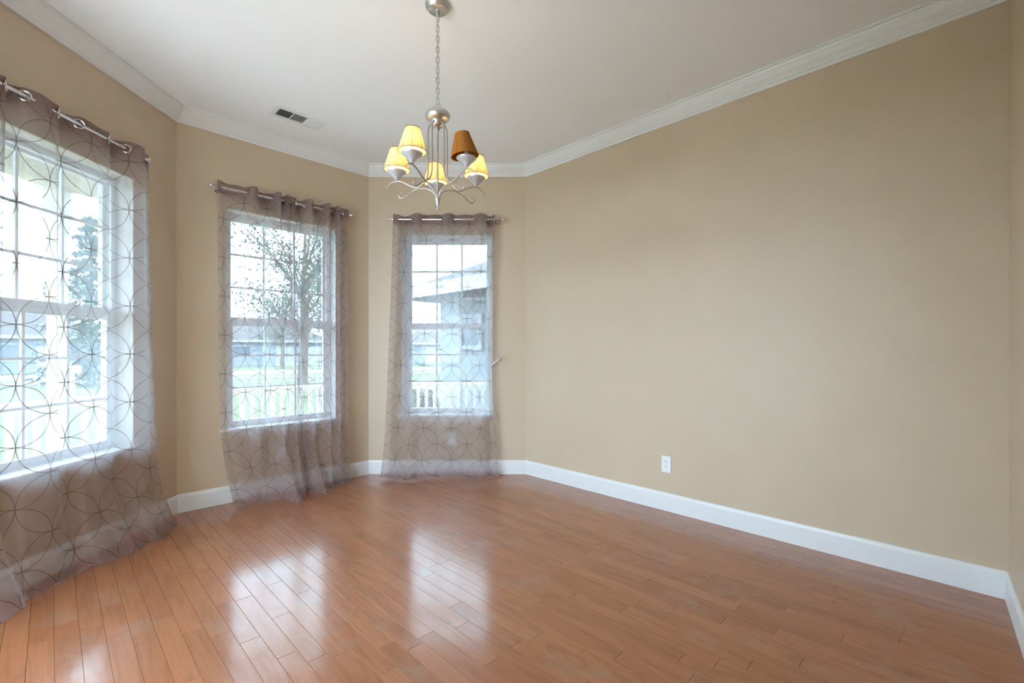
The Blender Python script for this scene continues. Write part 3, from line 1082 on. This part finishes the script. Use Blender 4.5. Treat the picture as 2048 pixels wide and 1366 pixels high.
rail = offset_chain(OFF)
names = ['cream porch railing seen through the near left window', 'cream porch railing seen through the middle window',
         'cream porch railing seen through the far narrow window']
RT = 0.80
for i in range(3):
    p, q = rail[i], rail[i + 1]
    rz, L = frame(p, q)
    root = empty('porch_railing', (p.x, p.y, -0.12), rz)
    tag(root, names[i], 'railing', 'cream porch railings')
    h = RT + 0.12
    MB().box(0.10, L - 0.10, -0.045, 0.045, h - 0.035, h).build('top_rail', M['cream'], root, bevel=0.004)
    MB().box(0.10, L - 0.10, -0.02, 0.02, h - 0.085, h - 0.035).build('sub_rail', M['cream'], root)
    MB().box(0.10, L - 0.10, -0.02, 0.02, 0.08, 0.12).build('bottom_rail', M['cream'], root)
    nb = int((L - 0.14) / 0.105)
    src = None
    for k in range(1, nb):
        x = 0.07 + (L - 0.14) * k / nb
        if src is None:
            src = MB().box(-0.019, 0.019, -0.019, 0.019, 0.12, h - 0.085).build('baluster', M['cream'], root, loc=(x, 0, 0))
        else:
            inst(src, root, (x, 0, 0))
pl = ['cream square porch post seen through the near left window', 'cream porch post at the corner between the middle and far windows']
for i in (1, 2):
    p = rail[i]
    rz = frame(rail[i], rail[i + 1])[0] - math.radians(22.5 if i == 1 else 22.5)
    root = empty('porch_post', (p.x, p.y, -0.12), rz)
    tag(root, pl[i - 1], 'post')
    MB().box(-0.055, 0.055, -0.055, 0.055, 0, 2.785).build('shaft', M['cream'], root, bevel=0.004)
    MB().box(-0.072, 0.072, -0.072, 0.072, 2.40, 2.784).build('capital', M['cream'], root, bevel=0.006)
    MB().box(-0.075, 0.075, -0.075, 0.075, 0, 0.18).build('plinth', M['cream'], root, bevel=0.006)

# ------------------------------------------------------------------ outdoors
g = slab('ground', [(-140, -60), (-140, 140), (90, 140), (90, -60)], GZ - 0.3, GZ, M['grass'])
tag(g, 'green lawn around the house', 'lawn', kind='structure')
def strip2(name, a, b, w, z, mat, label):
    a, b = Vector(a), Vector(b)
    d = (b - a).normalized(); n = Vector((-d.y, d.x)) * w / 2
    o = slab(name, [a + n, b + n, b - n, a - n], GZ - 0.05, z, mat)
    tag(o, label, 'road', kind='structure')
strip2('street', (-75, 2), (20, 62), 8.0, GZ + 0.02, M['asphalt'], 'pale street across the lawn')
strip2('sidewalk', (-75, -8), (12, 47), 1.6, GZ + 0.03, M['asphalt'], 'pale sidewalk beside the street')
slabp = slab('bounce_patio', [h0 + hu * (HD + 0.2) - fd * 2, h1 + hu * (HD + 0.2) + fd * 0.0, h1 + hu * (HD + 7), h0 + hu * (HD + 7) - fd * 2], GZ - 0.1, -0.06, M['bounce_patio'])  # out of view, added to throw daylight back into the hall
tag(slabp, 'unseen pale slab added to bounce light into the hall', 'bounce_patio', kind='structure')

def make_house(name, label, c, rz, w, d, h, rh, wall_mat, front, overhang=0.5, zbase=GZ):
    root = empty(name, (c[0], c[1], zbase), rz)
    tag(root, label, 'house')
    MB().box(-w / 2, w / 2, -d / 2, d / 2, 0, h).build('walls', wall_mat, root)
    W, Dp = w / 2 + overhang, d / 2 + overhang
    rl = max(0.1, W - Dp)
    m = MB()
    z0, z1 = h - 0.12, h + 0.06
    m.add([(-W, -Dp, z0), (W, -Dp, z0), (W, Dp, z0), (-W, Dp, z0), (-W, -Dp, z1), (W, -Dp, z1), (W, Dp, z1), (-W, Dp, z1), (-rl, 0, h + rh), (rl, 0, h + rh)],
          [(0, 3, 2, 1), (0, 1, 5, 4), (1, 2, 6, 5), (2, 3, 7, 6), (3, 0, 4, 7), (4, 5, 9, 8), (5, 6, 9), (6, 7, 8, 9), (7, 4, 8)])
    r = m.build('roof', M['roof'], root)
    m = MB()
    t = 0.06
    m.box(-W - t, W + t, -Dp - t, -Dp, z0 - 0.02, z1 + 0.04); m.box(-W - t, W + t, Dp, Dp + t, z0 - 0.02, z1 + 0.04)
    m.box(-W - t, -W, -Dp, Dp, z0 - 0.02, z1 + 0.04); m.box(W, W + t, -Dp, Dp, z0 - 0.02, z1 + 0.04)
    m.build('gutter', M['house_trim'], r)
    for (kind, x, zc, ww, hh) in front:
        if kind == 'garage':
            gd = MB().box(x - ww / 2, x + ww / 2, -d / 2 - 0.05, -d / 2 + 0.02, 0, hh).build('garage_door', M['garage'], root)
            for k in range(1, 4):
                MB().box(x - ww / 2 + 0.05, x + ww / 2 - 0.05, -d / 2 - 0.07, -d / 2 - 0.04, hh * k / 4 - 0.03, hh * k / 4 + 0.03).build('panel_rail', M['house_trim'], gd)
        elif kind == 'window':
            f = MB()
            a, b, z0_, z1_ = x - ww / 2, x + ww / 2, zc - hh / 2, zc + hh / 2
            e = 0.09
            f.box(a - e, a, -d / 2 - 0.06, -d / 2 + 0.02, z0_ - e, z1_ + e); f.box(b, b + e, -d / 2 - 0.06, -d / 2 + 0.02, z0_ - e, z1_ + e)
            f.box(a, b, -d / 2 - 0.06, -d / 2 + 0.02, z1_, z1_ + e); f.box(a, b, -d / 2 - 0.06, -d / 2 + 0.02, z0_ - e, z0_)
            fo = f.build('window', M['house_trim'], root)
            MB().box(a, b, -d / 2 - 0.03, -d / 2 + 0.02, z0_, z1_).build('pane', M['house_glass'], fo)
        else:
            dd = MB().box(x - ww / 2, x + ww / 2, -d / 2 - 0.05, -d / 2 + 0.02, 0, hh).build('door', M['house_trim'], root)
    return root
# next-door house (parallel to the right wall); its left corner near px 881
cor = Vector((-1.47, 9.45))
tdir = Vector((S2, -S2)); odir = Vector((S2, S2))
wN, dN = 9.0, 8.0
cN = cor + tdir * wN / 2 + odir * dN / 2
make_house('neighbour_house', 'pale grey neighbouring house with hipped roof close beyond the far window', cN, -math.pi / 4, wN, dN, 2.95, 2.3, M['house_wall'],
           [('window', -wN / 2 + 1.0, 2.12, 0.5, 0.5), ('window', -wN / 2 + 3.6, 1.6, 1.0, 1.2)], overhang=0.55)
make_house('far_house', 'pale blue garage house across the street seen through the near left window', (-42, 37), math.radians(33), 15, 9, 2.8, 2.3, M['house_wall2'],
           [('garage', -3.5, 0, 4.8, 2.2), ('window', 2.2, 1.6, 1.6, 1.2), ('door', 4.2, 0, 1.0, 2.1), ('window', 6.0, 1.6, 1.2, 1.2)])
make_house('far_house', 'pale blue house across the street seen at the left of the middle window', (-30, 55), math.radians(33), 14, 9, 2.8, 2.3, M['house_wall2'],
           [('garage', 3.5, 0, 4.8, 2.2), ('window', -2.2, 1.6, 1.6, 1.2), ('door', -4.2, 0, 1.0, 2.1)])
make_house('far_house', 'distant pale house low behind the neighbouring house corner', (-10, 62), math.radians(20), 14, 9, 2.6, 1.8, M['house_wall2'],
           [('garage', 0, 0, 4.8, 2.2), ('window', 4.2, 1.6, 1.6, 1.2)])

def leaf_cloud(pts, size, mat, name, parent, rg):
    v, f = [], []
    for p in pts:
        a = Vector((rg.gauss(0, 1), rg.gauss(0, 1), rg.gauss(0, 1))).normalized()
        b = a.cross(Vector((rg.gauss(0, 1), rg.gauss(0, 1), rg.gauss(0, 1)))).normalized()
        s = size * rg.uniform(0.6, 1.3)
        o = len(v)
        v += [p - a * s * .5, p + b * s * .3, p + a * s * .5, p - b * s * .3]
        f.append((o, o + 1, o + 2, o + 3))
    me = bpy.data.meshes.new(name)
    me.from_pydata([tuple(x) for x in v], [], f)
    me.materials.append(mat)
    o = bpy.data.objects.new(name, me)
    col.objects.link(o); o.parent = parent
    o['kind'] = 'stuff'
    return o
def spruce(c, h, r, label, seed):
    rg = random.Random(seed)
    root = empty('spruce_tree', (c[0], c[1], GZ))
    tag(root, label, 'tree', 'trees across the lawn')
    m = MB(); m.tube([(0, 0, -0.1), (0, 0, h * .5), (0, 0, h * .97)], [0.18, 0.1, 0.02], 8); m.build('trunk', M['bark'], root)
    pts = []
    tiers = 20
    for k in range(tiers):
        z = h * (0.08 + 0.9 * k / tiers)
        rr = r * (1 - k / tiers) * rg.uniform(0.85, 1.1) + 0.1
        for b in range(13):
            a = rg.uniform(0, 6.283)
            for q in range(22):
                t = rg.uniform(0.1, 1)
                pts.append(Vector((math.cos(a) * rr * t + rg.gauss(0, .08), math.sin(a) * rr * t + rg.gauss(0, .08), z - 0.35 * rr * t + rg.gauss(0, .06))))
    leaf_cloud(pts, 0.24, M['spruce'], 'foliage', root, rg)
def broadleaf(c, h, r, label, seed, n=7800):
    rg = random.Random(seed)
    root = empty('leafy_tree', (c[0], c[1], GZ))
    tag(root, label, 'tree', 'trees across the lawn')
    m = MB(); m.tube([(0, 0, -0.1), (0.1, 0, h * .25), (0, 0.1, h * .5), (0.1, 0.1, h * .8)], [0.22, 0.18, 0.12, 0.04], 8)
    pts = []
    for b in range(26):
        a = rg.uniform(0, 6.283); zz_ = h * rg.uniform(0.32, 0.95)
        rad = r * math.sqrt(max(0.05, 1 - ((zz_ / h - 0.62) / 0.4) ** 2)) * rg.uniform(0.4, 1.0)
        tip = Vector((math.cos(a) * rad, math.sin(a) * rad, zz_))
        s0 = Vector((0.05, 0.05, zz_ * 0.62))
        m.tube([s0, (s0 + tip) / 2 + Vector((0, 0, 0.15)), tip], [0.06, 0.035, 0.012], 5)
        for q in range(n // 26):
            t = rg.uniform(0.45, 1.1)
            pts.append(s0.lerp(tip, t) + Vector((rg.gauss(0, .4), rg.gauss(0, .4), rg.gauss(0, .35))))
    m.build('trunk', M['bark'], root)
    leaf_cloud(pts, 0.13, M['leaf'], 'foliage', root, rg)
def hedge(c, r, h, label, seed):
    rg = random.Random(seed)
    root = empty('garden_shrub', (c[0], c[1], GZ))
    tag(root, label, 'shrub')
    m = MB(); m.tube([(0, 0, -0.05), (0, 0, h * .6)], [0.05, 0.02], 6); m.build('stem', M['bark'], root)
    pts = []
    for q in range(900):
        a = rg.uniform(0, 6.283); u = rg.uniform(-1, 1); t = rg.uniform(0.5, 1) ** 0.5
        pts.append(Vector((math.cos(a) * r * t * math.sqrt(1 - u * u), math.sin(a) * r * t * math.sqrt(1 - u * u), h * .5 + h * .48 * t * u)))
    leaf_cloud(pts, 0.13, M['hedge'], 'foliage', root, rg)
spruce((-21.5, 23.5), 9.0, 2.6, 'conical blue-green spruce right of the porch post in the near left window', 3)
spruce((-45, 45), 10.0, 2.6, 'distant spruce left of the porch post in the near left window', 4)
broadleaf((-8.9, 19.5), 8.6, 3.0, 'loose leafy tree filling the middle window', 5)
broadleaf((-9.8, 26), 9.5, 2.8, 'leafy tree behind the gathered curtain at the right of the middle window', 6)
broadleaf((-22, 44), 9.0, 3.0, 'smaller far tree beyond the street in the middle window', 8, 4500)
hedge((-1.95, 9.7), 0.42, 1.05, 'rounded shrub at the left corner of the neighbouring house', 12)
hedge((-18.2, 21.0), 0.9, 1.9, 'dark rounded shrub low at the right of the near left window', 13)
root = empty('mailbox', (-15.2, 15.9, GZ)); tag(root, 'small cream mailbox on a post beyond the porch railing', 'mailbox')
MB().box(-0.05, 0.05, -0.05, 0.05, 0, 1.0).build('post', M['mailbox'], root)
m = MB(); prof = [(-0.11, 1.0), (0.11, 1.0), (0.11, 1.14)] + [(0.11 * math.cos(a), 1.14 + 0.11 * math.sin(a)) for a in [math.pi * k / 8 for k in range(1, 8)]] + [(-0.11, 1.14)]
m.prism(prof, -0.24, 0.24); m.build('box', M['mailbox'], root)
